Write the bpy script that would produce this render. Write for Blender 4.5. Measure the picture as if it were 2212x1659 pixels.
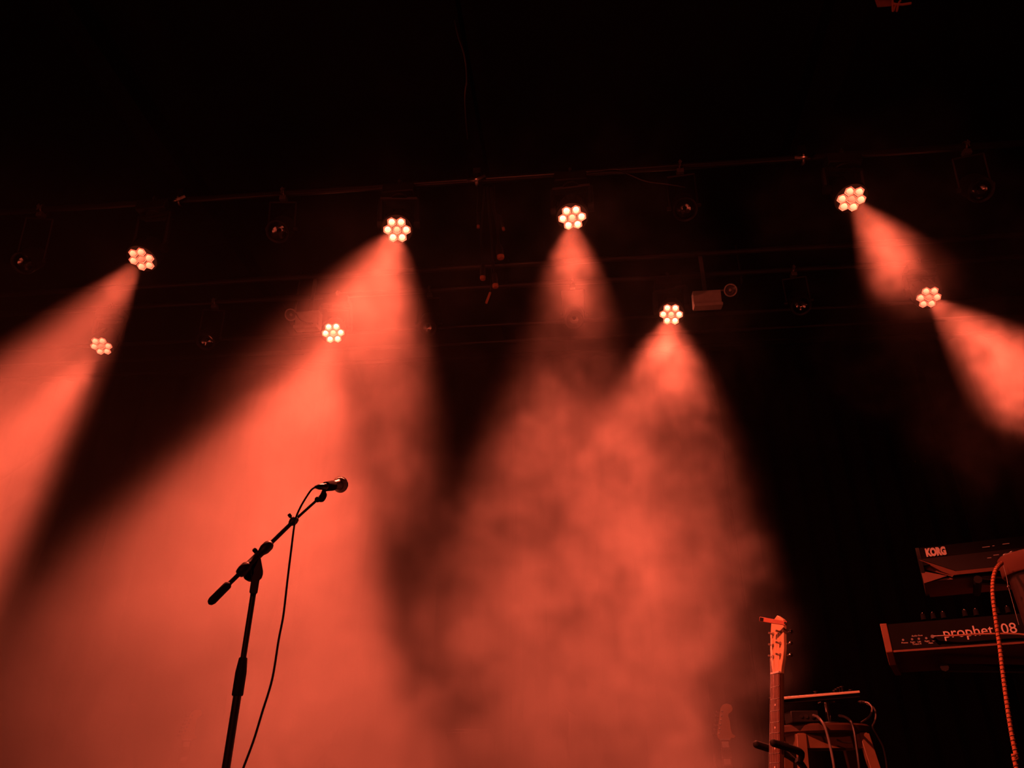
import bpy, math, random
from mathutils import Vector, Matrix

for _o in list(bpy.data.objects):
    bpy.data.objects.remove(_o)
SC = bpy.context.scene
COL = SC.collection
R = math.radians
V = Vector
random.seed(7)

# ---------------------------------------------------------------- camera
F_PX, CX, CY = 1650.0, 1106.0, 829.5
PITCH, YAW = R(28.0), R(5.5)
CAM = V((0.0, 0.0, 0.65))
cd = bpy.data.cameras.new('camera')
cd.sensor_width = 36.0
cd.lens = 36.0 * F_PX / 2212.0
cd.clip_start = 0.05
cd.clip_end = 60
cam = bpy.data.objects.new('camera', cd)
cam.location = CAM
cam.rotation_euler = (R(90) + PITCH, 0, YAW)
COL.objects.link(cam)
SC.camera = cam
_f0 = V((-math.sin(YAW), math.cos(YAW), 0))
C_R = V((math.cos(YAW), math.sin(YAW), 0))
C_F = _f0 * math.cos(PITCH) + V((0, 0, 1)) * math.sin(PITCH)
C_U = -_f0 * math.sin(PITCH) + V((0, 0, 1)) * math.cos(PITCH)


def at(px, py, Y):
    """the point of the stage that lies at depth Y (metres) and is seen at a pixel of the 2212 x 1659 photo"""
    d = C_F + C_R * ((px - CX) / F_PX) - C_U * ((py - CY) / F_PX)
    return CAM + d * (Y / d.y)


# ---------------------------------------------------------------- view, world, stage light colour
SC.view_settings.view_transform = 'Standard'
SC.view_settings.look = 'None'
SC.view_settings.gamma = 1.0
SC.view_settings.use_curve_mapping = False
SC.view_settings.exposure = 0.0
w = bpy.data.worlds.new('dark_hall')
w.use_nodes = True
w.node_tree.nodes['Background'].inputs[0].default_value = (1, 0.2, 0.12, 1)
w.node_tree.nodes['Background'].inputs[1].default_value = 0.0004
SC.world = w
cy = SC.cycles
cy.volume_bounces = 0
cy.max_bounces = 4
cy.diffuse_bounces = 1
cy.glossy_bounces = 2
cy.transmission_bounces = 3
cy.transparent_max_bounces = 8
cy.volume_step_rate = 10.0
cy.caustics_reflective = False
cy.caustics_refractive = False
RED = (1.0, 0.115, 0.055)

# the eight lit heads: photo pixel of the lens face, depth, way the beam goes in the photo (degrees), angle to the viewer, roll, power, lens glow
LAMPS = [
    # px, py, Y, image direction (deg, 0 = right, 90 = down), theta, roll, watts, lens, cup, label
    (307, 558, 4.0, 129, 44, 0, 1050, 4.6, 2.0, 'leftmost lit stage light of the front row, beam falling to lower left'),
    (858, 495, 4.0, 109, 22, 0, 860, 10.5, 2.5, 'lit stage light of the front row just left of the hanging plugs'),
    (1236, 468, 4.0, 90, 30, 0, 490, 11.5, 2.6, 'lit stage light of the front row just right of the hanging plugs'),
    (1838, 428, 4.0, 55, 37, 0, 760, 5.2, 2.1, 'rightmost lit stage light of the front row with a short smoky beam'),
    (220, 746, 5.3, 129, 44, 0, 1200, 4.4, 2.0, 'leftmost lit stage light of the back row, seen inside the red beam'),
    (720, 718, 5.3, 109, 21, -8, 1090, 17.0, 4.6, 'brightest yellowish lit stage light of the back row above the microphone'),
    (1450, 678, 5.3, 94, 21, 12, 640, 14.0, 3.4, 'lit stage light of the back row below the right pale box'),
    (2005, 641, 5.3, 43, 34, 0, 760, 5.2, 2.1, 'rightmost lit stage light of the back row'),
]


def beam_dir(P, deg, theta):
    v = (CAM - P).normalized()
    t = C_R * math.cos(R(deg)) - C_U * math.sin(R(deg))
    t = (t - v * t.dot(v)).normalized()
    return (v * math.cos(R(theta)) + t * math.sin(R(theta))).normalized()


LAMP_POS = [at(l[0], l[1], l[2]) for l in LAMPS]
LAMP_DIR = [beam_dir(p, l[3], l[4]) for p, l in zip(LAMP_POS, LAMPS)]
for p, d, l in zip(LAMP_POS, LAMP_DIR, LAMPS):
    ld = bpy.data.lights.new('beam_lamp', 'SPOT')
    ld.energy = l[6] * 2.7
    ld.color = RED
    ld.spot_size = R(23.5)
    ld.spot_blend = 0.35
    ld.shadow_soft_size = 0.10
    lo = bpy.data.objects.new('beam_lamp', ld)
    lo.location = p + d * 0.03
    lo.rotation_euler = d.to_track_quat('-Z', 'Y').to_euler()
    COL.objects.link(lo)


def front_spot(loc, aim, watts, size, blend, color):
    ld = bpy.data.lights.new('front_wash_lamp', 'SPOT')
    ld.energy = watts
    ld.color = color
    ld.spot_size = R(size)
    ld.spot_blend = blend
    ld.shadow_soft_size = 0.08
    lo = bpy.data.objects.new('front_wash_lamp', ld)
    lo.location = loc
    lo.rotation_euler = (V(aim) - V(loc)).to_track_quat('-Z', 'Y').to_euler()
    COL.objects.link(lo)


# red wash lamps hung over the audience, behind the camera
front_spot((-2.6, 0.3, 4.3), (0.78, 2.5, 0.95), 2000, 17, 0.6, RED)      # steep, on the guitar and the stool
front_spot((0.9, -0.6, 4.3), (1.5, 2.5, 1.2), 26, 16, 0.6, RED)         # steep, on the keyboards
front_spot((-0.8, -4.0, 3.6), (-0.4, 5.0, 3.0), 240, 75, 0.8, RED)       # wide and weak

# ---------------------------------------------------------------- materials
MATS = {}


def mat(name, col, rough=0.6, metal=0.0, var=0.25, scale=30.0, bump=0.0, spec=0.5):
    if name in MATS:
        return MATS[name]
    m = bpy.data.materials.new(name)
    m.use_nodes = True
    nt = m.node_tree
    b = nt.nodes['Principled BSDF']
    tc = nt.nodes.new('ShaderNodeTexCoord')
    no = nt.nodes.new('ShaderNodeTexNoise')
    no.inputs['Scale'].default_value = scale
    no.inputs['Detail'].default_value = 3
    nt.links.new(tc.outputs['Object'], no.inputs['Vector'])
    mx = nt.nodes.new('ShaderNodeMix')
    mx.data_type = 'RGBA'
    mx.inputs[6].default_value = tuple(c * (1 - var) for c in col) + (1,)
    mx.inputs[7].default_value = tuple(min(1, c * (1 + var)) for c in col) + (1,)
    nt.links.new(no.outputs['Fac'], mx.inputs[0])
    nt.links.new(mx.outputs[2], b.inputs['Base Color'])
    b.inputs['Roughness'].default_value = rough
    b.inputs['Metallic'].default_value = metal
    b.inputs['Specular IOR Level'].default_value = spec
    if bump:
        bp = nt.nodes.new('ShaderNodeBump')
        bp.inputs['Strength'].default_value = bump
        bp.inputs['Distance'].default_value = 0.002
        nt.links.new(no.outputs['Fac'], bp.inputs['Height'])
        nt.links.new(bp.outputs[0], b.inputs['Normal'])
    MATS[name] = m
    return m


def glow(name, strength):
    if name in MATS:
        return MATS[name]
    m = bpy.data.materials.new(name)
    m.use_nodes = True
    nt = m.node_tree
    nt.nodes.clear()
    o = nt.nodes.new('ShaderNodeOutputMaterial')
    e = nt.nodes.new('ShaderNodeEmission')
    e.inputs['Color'].default_value = (1.0, 0.15, 0.072, 1)
    e.inputs['Strength'].default_value = strength
    if 'lens' in name or 'cup' in name:      # LED optics: the lens glows most at its top, the cell wall at its lower lip
        tc = nt.nodes.new('ShaderNodeTexCoord')
        sp = nt.nodes.new('ShaderNodeSeparateXYZ')
        nt.links.new(tc.outputs['Generated'], sp.inputs[0])
        mu = nt.nodes.new('ShaderNodeMapRange')
        mu.inputs[1].default_value = 0.0
        mu.inputs[2].default_value = 1.0
        mu.inputs[3].default_value = strength * (0.3 if 'lens' in name else 1.35)
        mu.inputs[4].default_value = strength * (1.4 if 'lens' in name else 0.5)
        nt.links.new(sp.outputs[1], mu.inputs[0])
        nt.links.new(mu.outputs[0], e.inputs['Strength'])
    nt.links.new(e.outputs[0], o.inputs[0])
    m.cycles.emission_sampling = 'NONE'
    MATS[name] = m
    return m


def glass(name):
    m = bpy.data.materials.new(name)
    m.use_nodes = True
    nt = m.node_tree
    nt.nodes.clear()
    o = nt.nodes.new('ShaderNodeOutputMaterial')
    t = nt.nodes.new('ShaderNodeBsdfTransparent')
    t.inputs[0].default_value = (0.9, 0.9, 0.9, 1)
    g = nt.nodes.new('ShaderNodeBsdfGlossy')
    g.inputs['Roughness'].default_value = 0.03
    fr = nt.nodes.new('ShaderNodeFresnel')
    fr.inputs[0].default_value = 1.5
    x = nt.nodes.new('ShaderNodeMixShader')
    nt.links.new(fr.outputs[0], x.inputs[0])
    nt.links.new(t.outputs[0], x.inputs[1])
    nt.links.new(g.outputs[0], x.inputs[2])
    nt.links.new(x.outputs[0], o.inputs[0])
    return m


BLACK = mat('black_paint', (0.012, 0.012, 0.012), 0.5, spec=0.35)
BLACKM = mat('black_matte', (0.007, 0.007, 0.007), 0.85, spec=0.08)
RUBBER = mat('black_rubber', (0.008, 0.008, 0.008), 0.7, bump=0.3, scale=200, spec=0.2)
PIPE = mat('dark_pipe', (0.03, 0.03, 0.03), 0.35, 0.4)
STEEL = mat('worn_steel', (0.35, 0.34, 0.33), 0.3, 1.0, scale=60)
CHROME = mat('chrome', (0.75, 0.75, 0.75), 0.12, 1.0, var=0.05)
DRAPE = mat('black_drape', (0.008, 0.008, 0.008), 0.95, spec=0.1, scale=14)
WALLM = mat('black_wall', (0.012, 0.012, 0.012), 0.9, spec=0.1, scale=5)
FLOORM = mat('black_deck', (0.025, 0.024, 0.023), 0.5, scale=6)
PALE = mat('pale_plastic', (0.62, 0.60, 0.57), 0.5)
GREYP = mat('grey_metal', (0.25, 0.25, 0.25), 0.4, 0.6)
MAPLE = mat('maple_wood', (0.62, 0.42, 0.24), 0.4, var=0.15, scale=25)
ROSE = mat('rosewood', (0.10, 0.045, 0.03), 0.45, var=0.4, scale=60)
WOOD = mat('stool_wood', (0.16, 0.085, 0.045), 0.5, var=0.35, scale=18)
CHEEK = mat('walnut', (0.17, 0.07, 0.035), 0.45, var=0.35, scale=22)
STRING = mat('string_steel', (0.6, 0.58, 0.55), 0.3, 1.0)
PEARL = mat('pearl_inlay', (0.75, 0.72, 0.68), 0.3)
PRINT = mat('printed_white', (0.55, 0.53, 0.5), 0.6, var=0.1)
BRAID = mat('braided_sleeve', (0.42, 0.16, 0.07), 0.8, var=0.6, scale=420, bump=0.6)
SHELL = mat('brown_shell', (0.12, 0.045, 0.03), 0.5, var=0.3, scale=12)
CABLE = mat('black_cable', (0.013, 0.012, 0.012), 0.4)
CREAM = mat('cream_edge', (0.85, 0.74, 0.55), 0.45, var=0.05)
BRASS = mat('cymbal_bronze', (0.55, 0.38, 0.16), 0.3, 1.0)
GLASS = glass('lens_glass')

# ---------------------------------------------------------------- mesh helpers
ORG = {}


def frame(axis):
    a = V(axis).normalized()
    h = V((0, 0, 1)) if abs(a.z) < 0.9 else V((1, 0, 0))
    x = a.cross(h).normalized()
    return x, a.cross(x).normalized(), a


def smooth_path(pts, n=6):
    pts = [V(p) for p in pts]
    if len(pts) < 3:
        return pts
    e = [pts[0] * 2 - pts[1]] + pts + [pts[-1] * 2 - pts[-2]]
    out = []
    for i in range(1, len(e) - 2):
        p0, p1, p2, p3 = e[i - 1:i + 3]
        for k in range(n):
            t = k / n
            out.append(0.5 * ((2 * p1) + (p2 - p0) * t + (2 * p0 - 5 * p1 + 4 * p2 - p3) * t * t + (3 * p1 - p0 - 3 * p2 + p3) * t ** 3))
    out.append(pts[-1])
    return out


class MB:
    def __init__(self):
        self.v, self.f = [], []

    def add(self, vs, fs):
        o = len(self.v)
        self.v += [V(x) for x in vs]
        self.f += [tuple(i + o for i in f) for f in fs]
        return self

    def box(self, c, s, M=None):
        c = V(c)
        vs = []
        for x in (-.5, .5):
            for y in (-.5, .5):
                for z in (-.5, .5):
                    p = V((x * s[0], y * s[1], z * s[2]))
                    vs.append(c + (M @ p if M else p))
        return self.add(vs, [(0, 1, 3, 2), (4, 6, 7, 5), (0, 4, 5, 1), (2, 3, 7, 6), (0, 2, 6, 4), (1, 5, 7, 3)])

    def lathe(self, p0, axis, prof, n=20, caps=True):
        x, y, a = frame(axis)
        p0 = V(p0)
        vs, fs = [], []
        for t, r in prof:
            for k in range(n):
                g = 2 * math.pi * k / n
                vs.append(p0 + a * t + (x * math.cos(g) + y * math.sin(g)) * r)
        for i in range(len(prof) - 1):
            for k in range(n):
                k2 = (k + 1) % n
                fs.append((i * n + k, i * n + k2, (i + 1) * n + k2, (i + 1) * n + k))
        if caps:
            fs.append(tuple(range(n - 1, -1, -1)))
            fs.append(tuple((len(prof) - 1) * n + k for k in range(n)))
        return self.add(vs, fs)

    def cyl(self, p0, p1, r0, r1=None, n=16):
        p0, p1 = V(p0), V(p1)
        return self.lathe(p0, p1 - p0, [(0, r0), ((p1 - p0).length, r0 if r1 is None else r1)], n)

    def sphere(self, c, r, n=16, axis=(0, 0, 1), squash=1.0):
        prof = []
        m = n // 2
        for i in range(m + 1):
            g = math.pi * i / m
            prof.append((-math.cos(g) * r * squash, max(1e-5, math.sin(g) * r)))
        return self.lathe(c, axis, prof, n, False)

    def tube(self, pts, r, n=8, sub=6):
        pts = smooth_path(pts, sub)
        m = len(pts)
        rs = r if isinstance(r, (list, tuple)) else None
        t0 = (pts[1] - pts[0]).normalized()
        x = frame(t0)[0]
        vs, fs = [], []
        for i, p in enumerate(pts):
            t = (pts[min(i + 1, m - 1)] - pts[max(i - 1, 0)]).normalized()
            x = (x - t * x.dot(t)).normalized()
            y = t.cross(x)
            if rs:
                u = i / (m - 1) * (len(rs) - 1)
                j = min(int(u), len(rs) - 2)
                rr = rs[j] + (rs[j + 1] - rs[j]) * (u - j)
            else:
                rr = r
            for k in range(n):
                g = 2 * math.pi * k / n
                vs.append(p + (x * math.cos(g) + y * math.sin(g)) * rr)
        for i in range(m - 1):
            for k in range(n):
                k2 = (k + 1) % n
                fs.append((i * n + k, i * n + k2, (i + 1) * n + k2, (i + 1) * n + k))
        fs.append(tuple(range(n - 1, -1, -1)))
        fs.append(tuple((m - 1) * n + k for k in range(n)))
        return self.add(vs, fs)

    def prism(self, poly, off):
        poly = [V(p) for p in poly]
        off = V(off)
        n = len(poly)
        vs = poly + [p + off for p in poly]
        fs = [tuple(range(n - 1, -1, -1)), tuple(range(n, 2 * n))]
        for i in range(n):
            j = (i + 1) % n
            fs.append((i, j, n + j, n + i))
        return self.add(vs, fs)

    def ring(self, c, axis, r, t, n=28, m=8):
        x, y, a = frame(axis)
        c = V(c)
        vs, fs = [], []
        for i in range(n):
            g = 2 * math.pi * i / n
            e = x * math.cos(g) + y * math.sin(g)
            for k in range(m):
                h = 2 * math.pi * k / m
                vs.append(c + e * (r + t * math.cos(h)) + a * (t * math.sin(h)))
        for i in range(n):
            for k in range(m):
                i2, k2 = (i + 1) % n, (k + 1) % m
                fs.append((i * m + k, i2 * m + k, i2 * m + k2, i * m + k2))
        return self.add(vs, fs)

    def build(self, name, m, parent=None, bevel=0.0, local=False):
        me = bpy.data.meshes.new(name)
        if parent is not None:
            org = V((0, 0, 0)) if local else ORG.get(parent.name, V((0, 0, 0)))
        else:
            lo = V((min(p.x for p in self.v), min(p.y for p in self.v), min(p.z for p in self.v)))
            hi = V((max(p.x for p in self.v), max(p.y for p in self.v), max(p.z for p in self.v)))
            org = V(((lo.x + hi.x) / 2, (lo.y + hi.y) / 2, lo.z))
        me.from_pydata([tuple(p - org) for p in self.v], [], self.f)
        me.validate()
        import bmesh
        b = bmesh.new()
        b.from_mesh(me)
        bmesh.ops.recalc_face_normals(b, faces=b.faces)
        b.to_mesh(me)
        b.free()
        me.shade_smooth()
        me.set_sharp_from_angle(angle=R(38))
        me.materials.append(m)
        o = bpy.data.objects.new(name, me)
        COL.objects.link(o)
        if parent is not None:
            o.parent = parent
            ORG[o.name] = org
        else:
            o.location = org
            ORG[o.name] = org
        if bevel:
            md = o.modifiers.new('bevel', 'BEVEL')
            md.width = bevel
            md.segments = 2
            md.limit_method = 'ANGLE'
        return o


def tag(o, label, cat, group=None, kind=None):
    if label:
        o['label'] = label
    if cat:
        o['category'] = cat
    if group:
        o['group'] = group
    if kind:
        o['kind'] = kind
    return o


def thing(name, loc, label, cat, group=None):
    o = bpy.data.objects.new(name, None)
    o.empty_display_size = 0.05
    o.location = loc
    COL.objects.link(o)
    ORG[o.name] = V(loc)
    return tag(o, label, cat, group)


def struct(name, mb, m):
    return tag(mb.build(name, m), None, None, None, 'structure')


def text_mesh(txt, size, bold=0.0, extrude=0.0006):
    c = bpy.data.curves.new('lettering', 'FONT')
    c.body = txt
    c.size = size
    c.offset = bold
    c.extrude = extrude
    c.resolution_u = 3
    o = bpy.data.objects.new('lettering', c)
    COL.objects.link(o)
    dg = bpy.context.evaluated_depsgraph_get()
    me = bpy.data.meshes.new_from_object(o.evaluated_get(dg))
    vs = [v.co.copy() for v in me.vertices]
    fs = [tuple(p.vertices) for p in me.polygons]
    bpy.data.objects.remove(o)
    bpy.data.curves.remove(c)
    bpy.data.meshes.remove(me)
    return vs, fs


# ---------------------------------------------------------------- the setting
X0 = -0.6
struct('floor', MB().box((X0, 4.3, -0.5), (13.0, 6.2, 1.0)), FLOORM)
struct('floor_audience', MB().box((X0, -2.4, -1.05), (13.0, 7.2, 0.1)), FLOORM)
struct('ceiling', MB().box((X0, 1.3, 5.45), (13.0, 14.6, 0.1)), WALLM)
struct('wall_back', MB().box((X0, 7.45, 2.2), (13.0, 0.1, 6.6)), WALLM)
struct('wall_left', MB().box((-7.05, 1.3, 2.2), (0.1, 12.4, 6.6)), WALLM)
struct('wall_right', MB().box((5.85, 1.3, 2.2), (0.1, 12.4, 6.6)), WALLM)

# rigging: three beams running front to back, pipes across
for x, wd, lab in ((-2.79, 0.15, 'black ceiling beam running overhead above the left side of the stage'),
                   (-0.63, 0.11, 'black ceiling beam running overhead above the middle of the stage'),
                   (1.62, 0.19, 'black ceiling beam running overhead above the right side of the stage')):
    t = thing('ceiling_beam', (x, 1.0, 4.5), lab, 'beam', 'beams over the stage')
    MB().box((x, 3.7, 4.515), (wd, 5.4, 0.012)).box((x, 3.7, 4.60), (wd * 0.3, 5.4, 0.16)).box((x, 3.7, 4.685), (wd, 5.4, 0.012)).build('girder', BLACKM, t)
    for yy in (1.4, 6.2):
        MB().cyl((x, yy, 4.69), (x, yy, 5.4), 0.012, n=8).build('hanger_rod', STEEL, t)

PIPES = [(4.0, 4.41, 'dark scaffold pipe carrying the front row of stage lights'),
         (5.05, 4.455, 'dark scaffold pipe crossing just in front of the back row pipe'),
         (5.32, 4.44, 'dark scaffold pipe carrying the back row of stage lights'),
         (5.95, 4.455, 'thin dark pipe crossing behind the back row of stage lights'),
         (6.25, 4.455, 'thin dark pipe crossing just in front of the curtain track')]
for y, z, lab in PIPES:
    r = 0.024 if y < 5.5 else 0.018
    tag(MB().cyl((-6.3, y, z), (5.2, y, z), r, n=14).build('rigging_pipe', PIPE), lab, 'pipe', 'pipes across the stage')
tr = thing('curtain_track', (X0, 6.5, 4.4), 'black curtain track along the top of the rear drapes', 'curtain track')
MB().box((X0, 6.5, 4.465), (11.4, 0.05, 0.05)).build('rail', PIPE, tr)
MB().box((X0, 6.46, 4.52), (11.4, 0.012, 0.16)).build('fascia', BLACK, tr)

# rear drapes
NP = 6
for i in range(NP):
    xa = -6.3 + i * 11.4 / NP
    xb = xa + 11.4 / NP - 0.03
    mb = MB()
    nx, nz = 72, 6
    vs, fs = [], []
    for k in range(nx + 1):
        u = k / nx
        for j in range(nz + 1):
            z = 0.02 + (4.42 - 0.02) * j / nz
            amp = 0.045 - 0.02 * j / nz
            y = 6.56 + amp * math.sin(u * 2 * math.pi * 9 + 0.6 * math.sin(3.1 * u + i)) + 0.02 * math.sin(u * 17 + i * 2 + j * 0.3)
            vs.append((xa + (xb - xa) * u, y, z))
    for k in range(nx):
        for j in range(nz):
            a = k * (nz + 1) + j
            fs.append((a, a + nz + 1, a + nz + 2, a + 1))
    mb.add(vs, fs)
    o = mb.build('stage_drape', DRAPE)
    sd = o.modifiers.new('thickness', 'SOLIDIFY')
    sd.thickness = 0.006
    order = ['leftmost', 'second from left', 'third from left', 'third from right', 'second from right', 'rightmost'][i]
    tag(o, 'black pleated rear stage drape, ' + order + ' panel', 'curtain', 'black rear drapes')


def hook_clamp(mb, x, y, z, r=0.024):
    """a half-coupler round a pipe"""
    mb.ring((x, y, z), (1, 0, 0), r + 0.009, 0.008, 16, 6)
    mb.box((x, y, z - r - 0.03), (0.045, 0.05, 0.035))
    mb.cyl((x, y - r - 0.035, z - 0.01), (x, y - r - 0.012, z - 0.01), 0.012, n=8)
    mb.cyl((x, y - r - 0.03, z - 0.045), (x, y - r - 0.03, z + 0.01), 0.005, n=6)
    return mb


# ---------------------------------------------------------------- lit moving heads
HEX = []
for k in range(6):
    g = math.pi / 3 * k
    HEX.append((0.0625 * math.cos(g), 0.0625 * math.sin(g)))
HEX.append((0.0, 0.0))


def moving_head(P, d, roll, lens_s, cup_s, label, pipe):
    py, pz = pipe
    top = pz - 0.024
    root = thing('stage_light', (P.x, py, top), label, 'stage light', 'lit stage lights with seven lenses')
    # head: local -Z is the beam
    z = -d
    x = d.cross(V((0, 0, 1))).normalized()
    y = z.cross(x).normalized()
    Mh = Matrix((x, y, z)).transposed() @ Matrix.Rotation(R(roll), 3, 'Z')
    piv = P + z * 0.10                      # pivot of the yoke
    hb = MB()
    hb.lathe((0, 0, 0), (0, 0, 1), [(-0.004, 0.098), (-0.006, 0.104), (0.0, 0.108), (0.05, 0.108), (0.09, 0.1), (0.15, 0.085), (0.19, 0.06), (0.2, 0.03)], 28)
    for k in range(10):
        g = 2 * math.pi * k / 10
        hb.box((0.1 * math.cos(g), 0.1 * math.sin(g), 0.075), (0.02, 0.012, 0.07), Matrix.Rotation(g, 3, 'Z'))
    head = hb.build('head', BLACK, root, local=True)
    M4 = Mh.to_4x4()
    M4.translation = P - V((P.x, py, top))
    head.matrix_local = M4
    lens_m = glow('led_lens_%g' % lens_s, lens_s)
    mid_m = glow('led_lens_%g' % (lens_s * 0.45), lens_s * 0.45)
    cup_m = glow('led_cup_%g' % cup_s, cup_s)
    rim_m = glow('led_well_%g' % (cup_s * 0.13), cup_s * 0.13)
    for i, (hx, hy) in enumerate(HEX):
        q = 0.0332
        pts = [(hx + q * math.cos(math.pi / 6 + math.pi / 3 * k), hy + q * math.sin(math.pi / 6 + math.pi / 3 * k)) for k in range(6)]
        inn = [(hx + q * 0.80 * math.cos(math.pi / 6 + math.pi / 3 * k), hy + q * 0.80 * math.sin(math.pi / 6 + math.pi / 3 * k)) for k in range(6)]
        # hexagonal light-guide wall of the cell
        vs = [(a, b, -0.008) for a, b in pts] + [(a, b, -0.015) for a, b in pts] + [(a, b, -0.0135) for a, b in inn] + [(a, b, -0.008) for a, b in inn]
        fs = []
        for k in range(6):
            j = (k + 1) % 6
            fs += [(k, j, 6 + j, 6 + k), (6 + k, 6 + j, 12 + j, 12 + k), (12 + k, 12 + j, 18 + j, 18 + k)]
        MB().add(vs, fs).build('cell_rim', cup_m, head, local=True)
        MB().lathe((hx, hy, -0.0075), (0, 0, -1), [(0.0, 0.026), (0.001, 0.0255)], 18).build('cell_floor', rim_m, head, local=True)
        dome = [(0.0, 0.0212)]
        for k in range(1, 6):
            g = math.pi / 2 * k / 5
            dome.append((0.004 + 0.022 * math.sin(g), max(0.0004, 0.0212 * math.cos(g))))
        MB().lathe((hx, hy, -0.008), (0, 0, -1), dome, 18).build('lens', mid_m if i == 6 else lens_m, head, local=True)
    # yoke
    tip = V((piv.x, piv.y, top - 0.06))
    yx = x
    yb = MB()
    for s in (-1, 1):
        a = piv + yx * (0.128 * s)
        b = V((piv.x, py, top - 0.1)) + yx * (0.128 * s)
        yb.tube([b, b.lerp(a, 0.5), a], [0.016, 0.022, 0.02], 8, 4)
        yb.cyl(a - yx * (0.02 * s), a + yx * (0.018 * s), 0.032, n=16)
    l = V((piv.x, py, top - 0.1))
    yb.tube([l - yx * 0.128, l, l + yx * 0.128], 0.02, 8, 3)
    yb.build('yoke', BLACK, root)
    MB().box((P.x, py, top - 0.06), (0.22, 0.15, 0.07)).cyl((P.x, py, top - 0.105), (P.x, py, top - 0.09), 0.06, n=20).build('base', BLACK, root, bevel=0.008)
    cb = MB()
    hook_clamp(cb, P.x, py, pz)
    cb.build('clamp', STEEL, root)
    return root


for P, d, l in zip(LAMP_POS, LAMP_DIR, LAMPS):
    pipe = (4.0, 4.41) if l[2] < 4.5 else (5.32, 4.44)
    moving_head(P, d, l[5], l[7], l[8], l[9], pipe)

# ---------------------------------------------------------------- unlit spotlights
REFL = mat('polished_reflector', (0.8, 0.8, 0.8), 0.06, 1.0, var=0.03)


def dark_par(px, py, Y, pipe, label):
    P = at(px, py, Y)
    pyy, pz = pipe
    top = pz - 0.024
    root = thing('dark_spotlight', (P.x, pyy, top), label, 'spotlight', 'unlit spotlights on the pipes')
    d = V((0.04 * (X0 - P.x), -0.62, -0.78)).normalized()
    z = -d
    x = d.cross(V((0, 0, 1))).normalized()
    y = z.cross(x).normalized()
    M4 = Matrix((x, y, z)).transposed().to_4x4()
    M4.translation = P - V((P.x, pyy, top))
    hb = MB()
    hb.lathe((0, 0, 0), (0, 0, 1), [(0.0, 0.062), (-0.012, 0.072), (-0.014, 0.08), (0.0, 0.083), (0.16, 0.08), (0.2, 0.06), (0.24, 0.055), (0.25, 0.02)], 28, False)
    can = hb.build('housing', BLACK, root, local=True)
    can.matrix_local = M4
    bowl = [(0.021 * (1 - (k / 10) ** 2), 0.0005 + 0.06 * k / 10) for k in range(11)]
    MB().lathe((0, 0, 0.0), (0, 0, 1), bowl, 28, False).build('reflector', REFL, can, local=True)
    MB().lathe((0, 0, 0.006), (0, 0, 1), [(0, 0.010), (0.012, 0.012), (0.018, 0.008)], 12).build('lamp_holder', BLACKM, can, local=True)
    dome = [(0.0, 0.062)] + [(-0.028 * math.sin(math.pi / 2 * k / 5), max(0.0005, 0.062 * math.cos(math.pi / 2 * k / 5))) for k in range(1, 6)]
    MB().lathe((0, 0, -0.002), (0, 0, 1), dome, 28, False).build('lens', GLASS, can, local=True)
    yb = MB()
    c = P + z * 0.09
    for s in (-1, 1):
        a = c + x * (0.092 * s)
        b = V((P.x, pyy, top - 0.06)) + x * (0.092 * s)
        yb.tube([b, a], 0.008, 6)
        yb.cyl(a - x * (0.006 * s), a + x * (0.02 * s), 0.016, n=10)
    l = V((P.x, pyy, top - 0.06))
    yb.tube([l - x * 0.092, l + x * 0.092], 0.008, 6)
    yb.build('yoke', BLACK, root)
    cb = MB()
    hook_clamp(cb, P.x, pyy, pz)
    cb.build('clamp', GREYP, root)


FRONT, BACK = (4.0, 4.41), (5.32, 4.44)
dark_par(51, 568, 4.0, FRONT, 'unlit spotlight on the front pipe nearest the left edge')
dark_par(600, 500, 4.0, FRONT, 'unlit spotlight between the two left lit lights of the front row')
dark_par(1480, 452, 4.0, FRONT, 'unlit round spotlight between the two right lit lights of the front row')
dark_par(2118, 410, 4.0, FRONT, 'unlit spotlight on the front pipe nearest the right edge')
dark_par(445, 737, 5.3, BACK, 'unlit spotlight between the two left lit lights of the back row')
dark_par(923, 707, 5.3, BACK, 'unlit spotlight of the back row left of the smoky gap')
dark_par(1240, 690, 5.3, BACK, 'unlit spotlight of the back row behind the wispy smoke')
dark_par(1730, 660, 5.3, BACK, 'unlit spotlight between the two right lit lights of the back row')

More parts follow.
